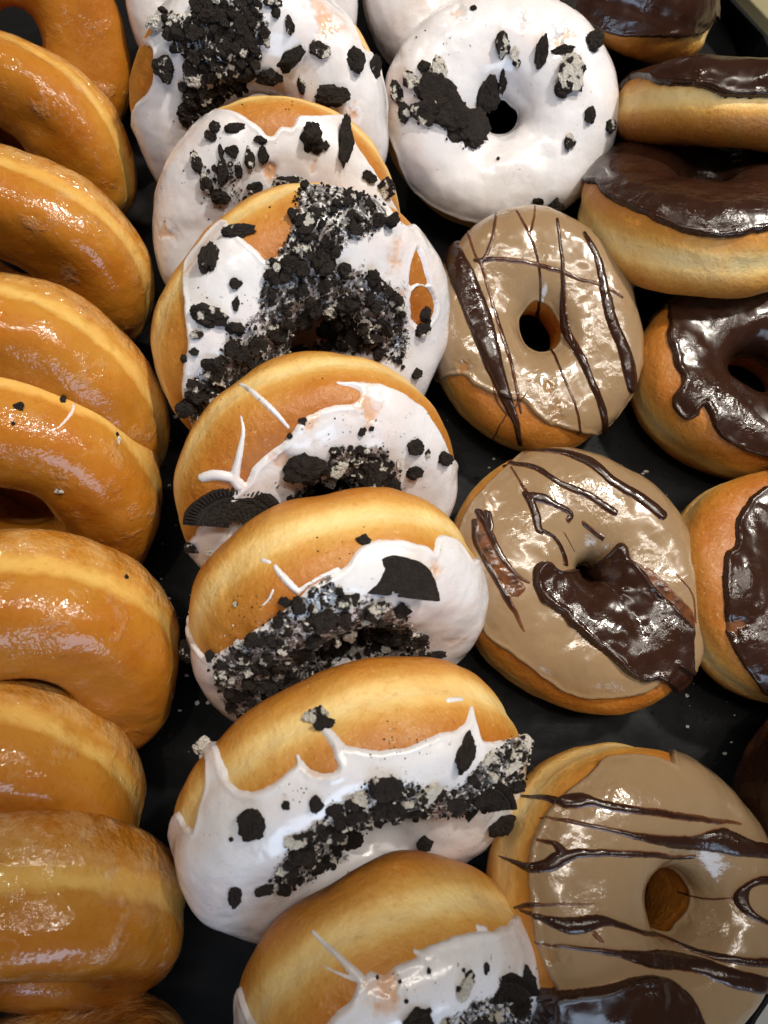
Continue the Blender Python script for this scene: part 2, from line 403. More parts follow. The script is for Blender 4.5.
# which doughnut is in front at each photo point (used to scatter crumbs only where they could be seen)
ZC = 3
ZW, ZH = 768 // ZC + 2, 1200 // ZC
zb = np.full(ZW * ZH, 9.); zi = np.full(ZW * ZH, -1)
for n_, (key, d) in enumerate(DN.items()):
    p = d.px[d.face]; z = d.dep[d.face]; x = (p[:, 0] // ZC).astype(int); y = (p[:, 1] // ZC).astype(int)
    ok = (x >= 0) & (x < ZW) & (y >= 0) & (y < ZH); ii = (y * ZW + x)[ok]; z = z[ok]
    o = np.argsort(-z); ii, z = ii[o], z[o]; b = z < zb[ii]
    zb[ii[b]] = z[b]; 
    same = zb[ii] == z; zi[ii[same]] = n_
KEYN = {k: i for i, k in enumerate(DN)}
def visible(d, px, slack=.012):
    x, y = int(px[0] // ZC), int(px[1] // ZC)
    if not (0 <= x < ZW and 0 <= y < ZH): return True
    c = y * ZW + x
    return zi[c] in (-1, KEYN[d.key])

# ------------------------------------------------------------------ icing and drizzle
def fields(d, nt, npn):
    ph = np.linspace(-1.25, math.pi + .5, npn)
    P, N, TH, PH = d.grid(nt, ph)
    return ph, P, N, TH, PH, d.U(TH, PH)
def icing(key, m, path=None, hid=-.1, T=1.0, strokes=(), holes=(), thin=(), inner=math.pi - .02, nt=560, npn=250, name='icing', rough_edge=.45, dust=None):
    d = DN[key]; ph, P, N, TH, PH, Q = fields(d, nt, npn)
    sd_ = d.seed
    wob = np.stack([fbm(P / 4.5 + sd_, 20), fbm(P / 4.5 + sd_ + 9, 24)], -1) * rough_edge
    big = np.stack([vnoise(P / 13 + sd_, 28), vnoise(P / 13 + sd_ + 5, 29)], -1) * .8
    if path is None:
        hidw = lambda t: hid + .13 * np.sin(3 * t + sd_) + .08 * np.sin(7 * t + 2 * sd_)
        ta = np.arange(0, 2 * math.pi, .06); poly = d.U(ta, hidw(ta))
    else:
        pp = smooth_path(path, 4); aa = [d.at(p)[:2] for p in pp]
        th = np.unwrap(np.array([a for a, _ in aa])); phs = np.array([b for _, b in aa])
        sgn = 1 if th[-1] > th[0] else -1
        ta = np.arange(th[-1] + sgn * .06, th[0] + sgn * (2 * math.pi - .03), sgn * .06)
        hh = hid + .10 * np.sin(3 * ta + sd_) + .05 * np.sin(8 * ta + 2 * sd_)
        w = np.minimum(np.abs(ta - th[-1]), np.abs(ta - th[0] - sgn * 2 * math.pi)); w = np.clip(w / .35, 0, 1)
        near = np.where(np.abs(ta - th[-1]) < np.abs(ta - th[0] - sgn * 2 * math.pi), phs[-1], phs[0])
        hh = hh * w + near * (1 - w)
        poly = np.concatenate([d.U(th, phs), d.U(ta, hh)])
    Qw = Q + wob + (big if path is None else big * .3)
    sd = sdf_poly(Qw, poly)
    for h in holes:
        hp = d.pxU(smooth_path(h, 3, True)); sd = np.minimum(sd, -sdf_poly(Qw, hp))
    s = d.s_of(PH); s_in = d.s_of(np.array(inner)) - .0 + 1.2 * vnoise(np.stack([np.cos(TH) * 2, np.sin(TH) * 2, TH * 0 + sd_], -1), 31)
    sd = np.minimum(sd, s - s_in)
    Tm = T * (1 + .16 * fbm(P / 11 + sd_, 33, 2))
    for (x, y, r, amt) in thin:
        c = d.pxU([(x, y)])[0]; g = np.exp(-(((Q - c) ** 2).sum(-1) / r ** 2)); n = np.clip(.5 + 1.1 * fbm(P / 3.2 + sd_, 36, 3), 0, 1.2)
        Tm = Tm * (1 - amt * np.clip(g * (.5 + n), 0, 1))
    t = Tm * bead(sd, 1.5) + .3 * T * np.exp(-((sd - 1.4) / .9) ** 2) * (sd > 0)
    t = np.where(sd > 0, t, -np.minimum(.55 * np.abs(sd), 1.3))
    tk = Tm.copy()
    for pts, rad in strokes:
        sp = smooth_path(pts, 4); rr = np.interp(np.linspace(0, 1, len(sp)), np.linspace(0, 1, len(rad)), rad)
        f = stroke_field(Q + wob * .3, d.pxU(sp), rr, .6, 1.2)
        t = np.maximum(t, f)
    d.tf = (t, nt, ph[0], ph[1] - ph[0]); d.tgrid = (ph, P, N, TH, PH, Q, nt, npn)
    dv = None
    if dust is not None:
        sdd = sdf_poly(Q + wob * 2.5, d.pxU(smooth_path(dust, 2, True))); dv = np.clip(.5 + sdd / 4., 0, 1) * .62
    return cull_mesh(name, P, N, t, t > -.25, m, d.root, d.mw, tk, dv)
def topping_t(d, th, ph):
    if getattr(d, 'tf', None) is None: return 0.
    t, nt, p0, dp = d.tf
    if ph < -math.pi / 2: ph += 2 * math.pi
    i = int(round((th % (2 * math.pi)) / (2 * math.pi) * nt)) % nt; j = int(round((ph - p0) / dp))
    return max(float(t[i, j]), 0) if 0 <= j < t.shape[1] else 0.
def drizzle(key, strokes=(), blobs=(), smears=(), bare=(), m=None):
    d = DN[key]; ph, P, N, TH, PH, Q, nt, npn = d.tgrid; sd_ = d.seed
    base = np.maximum(d.tf[0], 0)
    wob = np.stack([fbm(P / 3.5 + sd_, 40), fbm(P / 3.5 + sd_ + 9, 44)], -1) * .35
    z = np.full(TH.shape, -9.)
    for pts, rad in strokes:
        sp = smooth_path(pts, 4); rr = np.interp(np.linspace(0, 1, len(sp)), np.linspace(0, 1, len(rad)), rad)
        z = np.maximum(z, stroke_field(Q + wob * .6, d.pxU(sp), rr))
    for poly, T in blobs:
        sd = sdf_poly(Q + wob, d.pxU(smooth_path(poly, 3, True)))
        v = T * bead(sd, 2.0) * (1 + .38 * fbm(P / 7 + sd_, 47, 2)) + .25 * T * np.exp(-((sd - 1.6) / 1.) ** 2)
        for (x, y, r, amt) in bare:
            c = d.pxU([(x, y)])[0]; g = np.exp(-(((Q - c) ** 2).sum(-1) / r ** 2)); v = v * (1 - amt * np.clip(g * (.6 + .9 * fbm(P / np.array([2., 2., 2.]), 50, 2)), 0, 1))
        z = np.maximum(z, np.where(sd > 0, v, sd * .6))
    for poly, T in smears:
        sd = sdf_poly(Q + wob * 2, d.pxU(smooth_path(poly, 3, True)))
        v = T * (1 + .8 * fbm(P / 2.5 + sd_, 51, 3)); z = np.maximum(z, np.where(sd > 0, v * bead(sd, .8), sd * .6))
    t = base + np.maximum(z, -1.5)
    d.tf = (np.maximum(t, base), nt, ph[0], ph[1] - ph[0])
    return cull_mesh('chocolate_drizzle', P, N, t, z > -.3, m or M['drizzle'], d.root, d.mw, np.maximum(z, 0))

# ------------------------------------------------------------------ cookie pieces
import bmesh
def ico(sub):
    bm = bmesh.new(); bmesh.ops.create_icosphere(bm, subdivisions=sub, radius=1)
    V = np.array([v.co[:] for v in bm.verts]); Fq = np.array([[v.index for v in f.verts] for f in bm.faces]); bm.free(); return V, Fq
IV, IF = ico(4)
def chunk_mesh(seed, slab=True):
    r = np.random.default_rng(seed); nrm = []; dd = []
    if slab:
        for s_ in (1, -1):
            v = np.array([r.normal(0, .12), r.normal(0, .12), s_]); nrm.append(v / np.linalg.norm(v)); dd.append(r.uniform(.38, .6))
    k = r.integers(5, 8); a0 = r.uniform(0, 6.28)
    for i in range(k):
        a = a0 + 6.283 * (i + r.uniform(-.3, .3)) / k; v = np.array([math.cos(a), math.sin(a), r.normal(0, .4)])
        nrm.append(v / np.linalg.norm(v)); dd.append(r.uniform(.62, 1.))
    for i in range(4):
        v = r.normal(0, 1, 3); nrm.append(v / np.linalg.norm(v)); dd.append(r.uniform(.7, 1.))
    dots = IV @ np.array(nrm).T; rad = np.where(dots > .05, np.array(dd) / np.maximum(dots, .05), 9).min(1)
    rad = np.minimum(rad, 1.15)
    V = IV * rad[:, None]
    V = V + IV * (.15 * fbm(V * 2.6 + seed, 60, 2) + .11 * fbm(V * 6.5 + seed, 63, 3))[:, None]
    V[:, :2] /= np.abs(V[:, :2]).max(0)
    return V
CH = {}
for mk in ('cookie', 'cookie2', 'cream'):
    CH[mk] = [mesh_np('cookie_piece', chunk_mesh(300 + i + (0 if mk != 'cream' else 50), i % 4 != 3), IF, M[mk], smooth=False) for i in range(12)]
def px_scale(d, ij): return F / d.dep[ij] / 1000.    # px per mm
def frame_at(d, th, ph, ij, lift, lean=.35, jit=.25, rot=0.):
    """matrix at a surface point: z out of the surface (leaning a bit at random), x along the photo's right turned by rot"""
    n = d.N[ij] @ d.B; p = d.W[ij]; v = CAM - p; v /= np.linalg.norm(v)
    z = n * (1 - lean) + v * lean + rng.normal(0, jit, 3); z /= np.linalg.norm(z)
    xr = rt * math.cos(rot) + up * math.sin(rot); x = xr - z * (xr @ z); x /= np.linalg.norm(x)
    return np.stack([x, np.cross(z, x), z], 1), p + n * lift * .001
def put(d, name, me, Rm, pos, scale):
    L = np.eye(4); L[:3, :3] = Rm * np.array(scale); L[:3, 3] = pos - np.array(d.root.location)
    return add_obj(name, me, d.root, Matrix(L.tolist()))
NPIECE = {}
def pieces(key, lst, lift=.3):
    d = DN[key]
    for it in lst:
        x, y, w, h = it[:4]; mk = it[4] if len(it) > 4 and it[4] else ('cookie2' if rng.random() < .45 else 'cookie'); rot = math.radians(it[5]) if len(it) > 5 else rng.uniform(-.2, .2)
        th, ph, ij = d.at((x, y)); s = px_scale(d, ij); t = topping_t(d, th, ph)
        a, b = w / s / 2 * 1.06, h / s / 2 * 1.06; c = min(max(.55 * min(a, b), .5), 2.4)
        Rm, pos = frame_at(d, th, ph, ij, t + c * lift, .55, .12, rot)
        me = CH[mk][rng.integers(12)]
        put(d, 'cookie_piece', me, Rm, pos, np.array([a, b, c * 1.5]) * .001); NPIECE[key] = NPIECE.get(key, 0) + 1
def inside(p, poly):
    x, y = p; c = False
    for (ax, ay), (bx, by) in zip(poly, poly[1:] + poly[:1]):
        if (ay > y) != (by > y) and x < (bx - ax) * (y - ay) / (by - ay) + ax: c = not c
    return c
S1, S1F = ico(1)
def cluster(key, poly, n_mid, mid=(5, 13), n_fine=500, n_loose=60, loose_r=40, heap=1.0, cream=.08, fine=(1.1, 3.2), loose_box=None):
    """medium pieces as parts of their own, the uncountable fines as one part"""
    d = DN[key]; xs = [p[0] for p in poly]; ys = [p[1] for p in poly]
    V = []; Fc = []; fm = []; nv = [0]
    def rnd_in():
        for _ in range(200):
            p = (rng.uniform(min(xs), max(xs)), rng.uniform(min(ys), max(ys)))
            if inside(p, poly): return p
        return p
    placed = []; tries = 0
    while len(placed) < n_mid and tries < n_mid * 12:
        tries += 1; p = rnd_in(); w = rng.uniform(0, 1) ** 1.5 * (mid[1] - mid[0]) + mid[0]
        if not visible(d, p) or any((p[0] - q[0]) ** 2 + (p[1] - q[1]) ** 2 < (.24 * (w + q[2])) ** 2 for q in placed): continue
        placed.append((*p, w)); th, ph, ij = d.at(p); s = px_scale(d, ij); t = topping_t(d, th, ph)
        a = w / s / 2; b = a * rng.uniform(.6, 1.1); c = a * rng.uniform(.5, .9)
        Rm, pos = frame_at(d, th, ph, ij, t + c * .35 + heap * rng.uniform(0, 1.), .3, .35, rng.uniform(0, 6.28))
        mk = 'cream' if rng.random() < cream * .45 else ('cookie2' if rng.random() < .4 else 'cookie')
        put(d, 'cookie_piece', CH[mk][rng.integers(12)], Rm, pos, np.array([a, b, c]) * .001); NPIECE[key] = NPIECE.get(key, 0) + 1
    def fine_at(p, w, lf):
        if not visible(d, p): return
        th, ph, ij = d.at(p); s = px_scale(d, ij); t = topping_t(d, th, ph); a = w / s / 2
        Rm, pos = frame_at(d, th, ph, ij, t + a * .25 + lf, .2, .5, rng.uniform(0, 6.28))
        v = S1 * (rng.uniform(.6, 1.2, (len(S1), 1)) if a < 1 else np.clip(.85 + .5 * np.sin(S1 @ rng.normal(0, 2.2, 3) + rng.uniform(0, 6)), .5, 1.2)[:, None]) * a * .001 * np.array([1, rng.uniform(.6, 1), rng.uniform(.5, .9)])
        k = nv[0]; nv[0] += len(S1); V.append(v @ Rm.T + pos - np.array(d.root.location)); Fc.append(S1F + k)
        fm.append(np.full(len(S1F), 1 if rng.random() < cream else 0))
    for _ in range(n_fine):
        p = rnd_in(); w = fine[0] + (fine[1] - fine[0]) * rng.random() ** 2; fine_at(p, w, heap * rng.uniform(0, .6))
    cx, cy = np.mean(xs), np.mean(ys)
    for _ in range(n_loose):
        p = rnd_in(); p = (p[0] + rng.normal(0, loose_r * .5), p[1] + rng.normal(0, loose_r * .5)); fine_at(p, .7 + 2.1 * rng.random() ** 3, 0)
    if loose_box:
        for (x0, y0, x1, y1, n) in loose_box:
            for _ in range(n): fine_at((rng.uniform(x0, x1), rng.uniform(y0, y1)), .7 + 2.0 * rng.random() ** 2.5, 0)
    if V:
        me = mesh_np('cookie_crumbs', np.concatenate(V), np.concatenate(Fc), [M['cookie'], M['fleck']], None, np.concatenate(fm), False)
        o = add_obj('cookie_crumbs', me, d.root); o['kind'] = 'stuff'
def ridged_cookie(key, px, R_mm, a0, a1, r_in=.1, thick=3.6, lean=.6, lift=1., tilt=(0, 0), smooth_face=False, squash=1.):
    """a broken piece of a round embossed cookie; angles are as seen in the photo"""
    d = DN[key]; th, ph, ij = d.at(px); t = topping_t(d, th, ph)
    n = d.N[ij] @ d.B; p = d.W[ij]; v = CAM - p; v /= np.linalg.norm(v)
    z = n * (1 - lean) + v * lean + rt * tilt[0] + up * tilt[1]; z /= np.linalg.norm(z)
    x = rt - z * (rt @ z); x /= np.linalg.norm(x); y = np.cross(z, x)
    na, nr = 300, 60; A = np.radians(np.linspace(a0, a1, na)); rr = np.linspace(0, 1, nr)
    brk = r_in * (1 + .5 * fbm(np.stack([A * 3, A * 0 + d.seed, A * 0], -1), 70, 3))
    rows = []
    for k in range(na):
        edge = np.clip(min(k, na - 1 - k) / 6., 0, 1)
        jag = 1 + .02 * math.sin(A[k] * 7 + d.seed)
        r = (brk[k] + (1 - brk[k]) * rr) * R_mm * jag
        q = r / R_mm; h = np.full(nr, thick / 2)
        if not smooth_face:
            rid = (np.sin(A[k] * 74) > -.1) * 1.; h = h + np.where((q > .80) & (q < .97), .85 * rid, 0) + np.where((q > .68) & (q < .76), .35, 0)
            h = h + np.where(q < .66, .3 * (np.sin(q * 40) * np.sin(A[k] * 22) > .2), 0)
        h = h - .9 * np.clip((q - .95) / .05, 0, 1) ** 2
        top = np.stack([r * math.cos(A[k]), r * math.sin(A[k]), h], -1); bot = top[::-1].copy(); bot[:, 2] = -thick / 2
        rows.append(np.concatenate([top, bot]))
    G = np.array(rows); G = np.concatenate([G[:1].mean(1, keepdims=True).repeat(2 * nr, 1), G, G[-1:].mean(1, keepdims=True).repeat(2 * nr, 1)])
    G = G + (.22 * fbm(G / 2.2 + d.seed, 72, 3))[..., None] * np.array([.6, .6, 1.]); G[..., 1] *= squash
    m_, q_ = G.shape[:2]; idx = np.arange(m_ * q_).reshape(m_, q_)
    a = idx[:-1]; b = idx[1:]; fq = np.stack([a, np.roll(a, -1, 1), np.roll(b, -1, 1), b], -1).reshape(-1, 4)
    me = mesh_np('cookie_piece', G.reshape(-1, 3) * .001, fq, M['cookie'], smooth=False)
    put(d, 'cookie_piece', me, np.stack([x, y, z], 1), p + n * (t + lift) * .001, np.ones(3)); NPIECE[key] = NPIECE.get(key, 0) + 1


# ------------------------------------------------------------------ white iced doughnuts
icing('W0', M['white'], None, -.15)
icing('W8', M['white'], None, -.25)
icing('W1', M['white'], [(378,60),(362,48),(352,25),(335,5),(320,-12),(260,-45),(200,-30),(165,-5),(155,12),(153,33),(146,39),(143,43),(152,48),(154,65),(152,85),(143,97),(137,103)], .05,
      thin=[(330,25,7,.8),(315,8,6,.6),(350,110,5,.7)], strokes=[([(160,30),(150,38),(143,44)], [1.6,1.2,.9])], dust=[(165,12),(190,20),(205,0),(262,0),(266,40),(245,85),(226,95),(192,126),(180,115),(183,88),(184,55),(172,36)])
icing('W2', M['white'], [(408,224),(396,210),(385,188),(371,165),(356,146),(348,126),(340,117),(325,116),(310,116),(298,117),(292,128),(284,127),(278,129),(272,137),(265,136),(258,128),(245,118),(235,112),(222,111),(207,117),(190,132),(176,150),(166,168)], -.12,
      thin=[(270,172,4,.9),(312,166,3,.5),(165,235,6,.6)])
icing('W3', M['white'], [(413,224),(405,226),(396,219),(386,206),(376,198),(360,194),(345,191),(320,187),(302,190),(298,212),(291,232),(281,254),(266,261),(256,250),(243,240),(232,228),(224,220),(212,229),(196,248),(184,267),(185,300),(187,340),(184,370),(181,386),(186,405),(193,428)], -.18,
      holes=[[(414,250),(422,263),(427,284),(417,284),(408,284)], [(411,292),(424,286),(433,300),(432,318),(421,326),(410,318)]],
      thin=[(392,262,5,.75),(400,240,4,.5),(398,300,4,.7)], dust=[(294,191),(330,189),(360,196),(380,205),(386,228),(362,238),(345,242),(332,258),(352,266),(380,276),(402,300),(407,330),(402,368),(376,353),(330,354),(292,353),(262,362),(240,380),(224,398),(198,424),(182,402),(190,382),(214,356),(236,332),(258,312),(262,285),(268,264),(290,236)])
icing('W4', M['white'], [(450,458),(443,441),(435,425),(420,406),(397,391),(376,384),(352,383),(336,382),(352,388),(362,394),(354,404),(334,407),(318,412),(300,422),(286,440),(272,451),(256,466),(246,482),(226,500),(206,520),(190,540),(184,550)], -.12,
      thin=[(368,408,6,.95),(345,402,4,.7),(310,425,6,.65),(280,460,5,.6)],
      strokes=[([(240,384),(250,390),(272,409),(288,427)], [.7,1.1,1.1,.5]), ([(241,416),(243,432),(239,455),(234,480)], [.3,.6,1.0,1.6]), ([(201,478),(215,475),(232,478),(240,486)], [1.3,1.9,2.2,2.6])], dust=[(330,448),(350,443),(386,446),(398,478),(402,492),(345,492),(310,505),(284,497),(322,470)])
icing('W5', M['white'], [(471,560),(456,541),(445,536),(437,538),(433,552),(424,545),(400,540),(376,541),(357,551),(347,566),(326,580),(308,590),(285,610),(262,626),(240,641),(222,650),(206,655),(194,640),(186,622),(183,606)], -.18,
      thin=[(432,575,5,.75),(425,590,4,.7),(455,640,4,.3)], strokes=[([(275,567),(284,578),(297,591)], [.9,1.3,1.1]), ([(297,592),(316,580),(338,570)], [.6,.4,.8]), ([(262,560),(270,562)], [.6,.5]), ([(273,590),(268,600),(262,606)], [.3,.25,.2])], dust=[(330,574),(344,592),(398,602),(412,622),(432,652),(438,658),(400,664),(332,674),(272,702),(238,714),(216,682),(212,656),(240,640),(282,610),(302,594)])
icing('W6', M['white'], [(523,735),(506,740),(484,741),(477,730),(472,706),(467,721),(455,732),(440,733),(425,739),(405,749),(380,751),(357,750),(344,746),(330,733),(333,752),(338,768),(328,773),(315,770),(303,762),(297,752),(296,764),(285,775),(266,788),(248,793),(233,787),(224,775),(220,755),(214,738),(205,737),(206,757),(206,785),(200,812),(194,828),(187,825),(180,812),(176,813)], -.22,
      thin=[(315,770,4,.5)], strokes=[([(318,722),(328,733),(342,752)], [1.2,1.6,2.2]), ([(448,700),(462,699)], [.8,.6]), ([(190,745),(202,745),(212,755),(222,775)], [1.6,2.6,3.,3.4])], dust=[(268,880),(290,840),(312,822),(337,806),(352,790),(370,775),(405,778),(440,788),(462,782),(474,762),(512,735),(532,742),(526,775),(500,800),(470,812),(440,815),(412,815),(392,815),(370,832),(347,856),(312,878),(286,888)])
icing('W7', M['white'], [(534,930),(526,917),(517,915),(505,925),(490,932),(475,933),(460,936),(445,941),(430,946),(420,950),(413,948),(417,957),(405,962),(394,966),(384,974),(372,972),(362,980),(356,985),(350,1000),(336,1011),(326,1024),(308,1040),(282,1042),(258,1026),(247,1006),(241,986)], -.2,
      thin=[(388,985,5,.8),(372,1000,4,.6)], strokes=[([(313,932),(324,943),(340,958),(360,978)], [.7,.7,1.0,1.6]), ([(322,965),(340,974),(358,980)], [.25,.35,.6]), ([(478,928),(486,929)], [.9,.7])], dust=[(470,1000),(520,985),(530,1000),(520,1030),(440,1030)])
icing('O1', M['white'], [(388,126),(396,150),(404,170),(417,190),(432,203),(450,213),(472,220),(500,222),(535,216)], -.3, thin=[(455,15,5,.7),(565,35,7,.75),(522,22,3,.6),(400,60,4,.3)], T=1.6)

# ------------------------------------------------------------------ chocolate iced doughnuts
icing('C1', M['choc'], [(560,8),(575,15),(590,24),(605,32),(630,37),(655,38),(685,38),(700,34),(710,20)], .25, T=1.6)
icing('C2', M['choc'], [(613,84),(628,80),(642,79),(660,84),(690,86),(715,92),(738,98),(768,97),(800,95),(830,90)], .3, T=1.6)
icing('C3', M['choc'], [(596,185),(604,195),(618,205),(636,212),(657,222),(682,233),(710,237),(732,238),(750,235),(770,230),(800,218)], .25, T=1.5)
icing('C4', M['choc'], [(690,294),(676,298),(669,308),(668,330),(670,345),(675,365),(681,384),(673,398),(675,411),(685,420),(697,416),(704,406),(711,420),(721,437),(736,447),(755,455),(772,459),(800,462)], .2, T=1.7,
      strokes=[([(645,318),(655,310),(668,305)], [2.,2.5,2.])])
icing('C5', M['choc'], [(770,486),(760,490),(750,497),(742,510),(736,520),(735,545),(725,554),(722,575),(724,600),(726,625),(730,642),(745,668),(762,690)], .1, T=1.4, thin=[(733,628,5,.9),(745,495,3,.8)])
icing('C6', M['choc'], None, -.35, T=1.4)  # dark icing stands in for the shade over this doughnut

# ------------------------------------------------------------------ tan iced doughnuts with chocolate drizzle
icing('M1', M['mocha'], [(432,386),(442,381),(452,376),(464,376),(474,386),(484,391),(496,396),(510,400),(522,402),(535,415),(550,425),(575,432),(595,434),(608,432),(620,416),(630,402)], -.25, T=1.3, nt=760, npn=380, inner=math.pi-.45,
      thin=[(465,365,4,.85),(548,385,3,.8),(555,415,6,.6)])
drizzle('M1', strokes=[([(452,248),(462,275),(475,310),(487,345),(497,375),(508,402),(516,422),(520,444)], [5.2,6.2,5.6,4.4,3.2,2.4,1.7,1.5]),
    ([(480,262),(489,295),(498,328),(508,358),(516,388),(521,412)], [.8,.7,.9,.8,.8,.7]), ([(497,216),(493,238),(487,255),(480,264)], [.7,.7,.8,.9]), ([(470,234),(474,250),(479,264)], [.6,.6,.7]),
    ([(476,262),(500,260),(530,264),(560,272),(580,281),(600,286),(620,298)], [1.,.9,.8,.9,.8,.8,.7]), ([(517,214),(527,234),(535,256),(539,290),(538,325)], [.7,.8,.9,1.2,1.3]), ([(534,206),(533,220),(529,234)], [.5,.6,.7]),
    ([(556,222),(561,260),(564,300),(568,330),(580,357),(590,382),(600,408),(603,434)], [1.0,1.2,1.4,1.9,2.7,2.4,2.6,2.4]), ([(552,352),(563,380),(575,410),(578,433)], [1.2,.9,.8,.9]),
    ([(583,236),(597,262),(604,295),(612,325),(624,355),(629,385)], [1.2,1.7,2.2,2.6,3.2,3.4]), ([(522,400),(508,412),(492,440)], [.4,.5,.5]), ([(527,392),(518,404),(508,414)], [.3,.6,.5]), ([(492,378),(496,398),(505,412),(514,416)], [.5,.5,.6,.7])])
icing('M2', M['mocha'], [(514,461),(496,477),(476,497),(463,520),(459,545),(466,585),(478,617),(490,640),(510,653),(530,667),(548,682),(565,692),(590,698),(620,697),(645,692),(660,682),(673,665)], -.25, T=1.3, nt=760, npn=380)
drizzle('M2', strokes=[([(506,460),(530,455),(560,455),(590,465),(612,483),(640,500),(660,516)], [.9,1.2,1.9,2.6,2.2,2.3,2.3]), ([(505,466),(535,470),(560,485),(585,495),(605,508),(614,513)], [1.2,1.7,1.5,1.5,1.5,1.5]),
    ([(512,470),(519,481),(527,494)], [.6,.6,.9]), ([(528,497),(534,512),(538,532)], [2.1,1.9,1.4]), ([(530,498),(545,500),(558,507),(570,514),(566,521)], [2.1,2.2,1.6,1.4,.9]), ([(538,530),(552,537),(560,550),(563,565)], [1.3,1.4,1.2,1.2]), ([(563,533),(572,550)], [.6,.4]),
    ([(582,523),(591,529),(603,538)], [1.1,1.,.9]), ([(480,513),(488,530),(498,552),(512,572),(528,583)], [1.6,1.3,1.2,.9,.6]), ([(488,514),(490,530)], [1.4,1.2]), ([(476,522),(478,545),(492,572),(506,596),(524,631)], [1.2,.9,1.0,1.2,.3]), ([(675,575),(690,595),(693,622)], [.4,.5,.6])],
    blobs=[([(532,572),(538,563),(548,562),(557,571),(572,568),(598,561),(612,548),(618,542),(627,547),(632,560),(645,575),(656,590),(672,605),(685,622),(689,638),(688,658),(689,676),(686,690),(676,693),(667,684),(655,679),(643,681),(628,675),(605,656),(580,636),(560,616),(541,602),(534,590)], 2.0)],
    smears=[([(478,520),(488,514),(495,538),(513,572),(524,588),(512,597),(492,572),(480,545)], .22), ([(632,562),(650,572),(672,592),(690,612),(692,630),(680,640),(660,600)], .2)], bare=[(660,598,4,.7)])
icing('M3', M['mocha'], [(672,764),(655,758),(630,757),(605,760),(592,773),(576,785),(560,800),(546,815),(535,836),(529,860),(530,890),(533,920),(536,945),(545,965),(555,986),(560,1006)], -.3, T=1.3, nt=760, npn=380, inner=math.pi-.2, thin=[(550,955,5,.6),(600,790,6,.35),(700,930,6,.3)])
drizzle('M3', strokes=[([(521,796),(548,798),(565,804),(585,801),(605,806),(650,812),(700,818),(738,824)], [.7,1.7,2.6,2.3,1.6,1.1,.9,.4]), ([(540,818),(570,822),(610,830),(650,838),(690,840),(715,838),(745,848),(775,853)], [.4,.8,1.,1.6,2.4,4.,3.2,2.4]),
    ([(499,856),(515,862),(530,868),(548,866),(560,858),(575,853),(600,852),(650,853),(692,853)], [.4,1.2,2.,2.4,2.4,1.6,1.3,1.1,.9]), ([(563,852),(556,844),(540,841)], [1.8,1.2,.6]),
    ([(775,880),(757,880),(743,888),(741,902),(750,914),(765,922)], [2.,2.2,2.2,2.2,1.8,1.2]), ([(678,892),(705,898),(740,897)], [.5,.8,.5]), ([(514,908),(530,905),(550,904),(592,903)], [.5,1.1,.7,.3]),
    ([(520,910),(545,918),(572,925),(592,921),(610,922),(635,931),(665,942),(700,955),(740,960),(775,962)], [.5,1.4,3.6,3.,1.6,1.0,1.2,1.3,1.5,2.2]), ([(592,932),(600,942)], [.7,.4]), ([(535,942),(575,947),(615,952),(655,960),(700,968),(735,978),(772,985)], [.4,.9,1.2,3.0,2.6,3.2,3.4])],
    blobs=[([(500,992),(540,988),(600,984),(640,974),(666,979),(685,993),(695,1012),(697,1035),(600,1050),(500,1044)], 2.4)])

# ------------------------------------------------------------------ cookie pieces and crumbs
pieces('W1', [(215,15,32,16),(240,18,22,22),(166,67,24,27),(175,50,10,8),(270,75,28,20),(291,56,16,34,None,-60),(303,84,9,18),(272,4,20,14),(276,14,10,12),(290,26,11,18),(320,52,22,18),(355,62,20,26),(371,70,16,26),(333,96,36,22),(246,40,22,26),(265,38,12,16),(227,48,24,26),(235,66,20,24),(196,72,22,26),(205,92,22,24),(160,28,26,16,'cream'),(178,22,18,14,'cream')])
cluster('W1', [(165,12),(190,20),(205,0),(262,0),(266,40),(245,85),(226,95),(192,126),(180,115),(183,88),(184,55),(172,36)], 95, (8,20), 1300, 80, 40, 1.6, fine=(1.4,6))
pieces('W2', [(219,129,13,12),(236,131,21,10),(212,139,13,12),(200,164,12,26,None,15),(233,152,15,13),(260,141,14,9),(262,154,13,18),(250,158,12,24),(222,152,7,14),(240,171,9,15),(225,172,14,28),(208,185,13,24),(222,195,20,16),(312,139,24,28),(342,143,18,50),(326,146,9,10),(255,187,16,16),(286,182,36,18),(367,177,16,13),(384,190,22,22)], .35)
cluster('W2', [(205,165),(240,160),(245,200),(215,205)], 14, (4,9), 120, 50, 60, .5, loose_box=[(185,190,215,205,8),(280,100,300,116,8)])
pieces('W3', [(239,235,34,15),(212,261,22,32,'cookie2'),(236,285,15,12),(237,303,9,16),(210,316,38,24,None,-20),(198,333,14,9),(234,326,20,14),(197,350,12,9),(187,358,8,9),(216,367,26,30),(209,387,14,10),(200,390,20,22),(220,398,22,18),(275,331,24,18),(300,315,24,20),(425,313,13,15),(420,330,16,16),(428,320,8,10),(414,373,13,12),(304,225,24,22),(322,262,26,28),(345,300,28,24),(366,320,24,24),(335,330,26,22),(300,345,24,22),(255,345,24,20),(236,352,26,24)], .4)
cluster('W3', [(294,191),(330,189),(360,196),(380,205),(386,228),(362,238),(345,242),(332,258),(352,266),(380,276),(402,300),(407,330),(402,368),(376,353),(330,354),(292,353),(262,362),(240,380),(224,398),(198,424),(182,402),(190,382),(214,356),(236,332),(258,312),(262,285),(268,264),(290,236)], 99, (9,23), 2300, 120, 30, 2.0, fine=(1.4,6.5), loose_box=[(185,275,260,345,30),(380,280,410,360,160)])
ridged_cookie('W4', (234,522), 16.5, 8, 172, .25, 3.4, .75, 2.2, squash=.80)
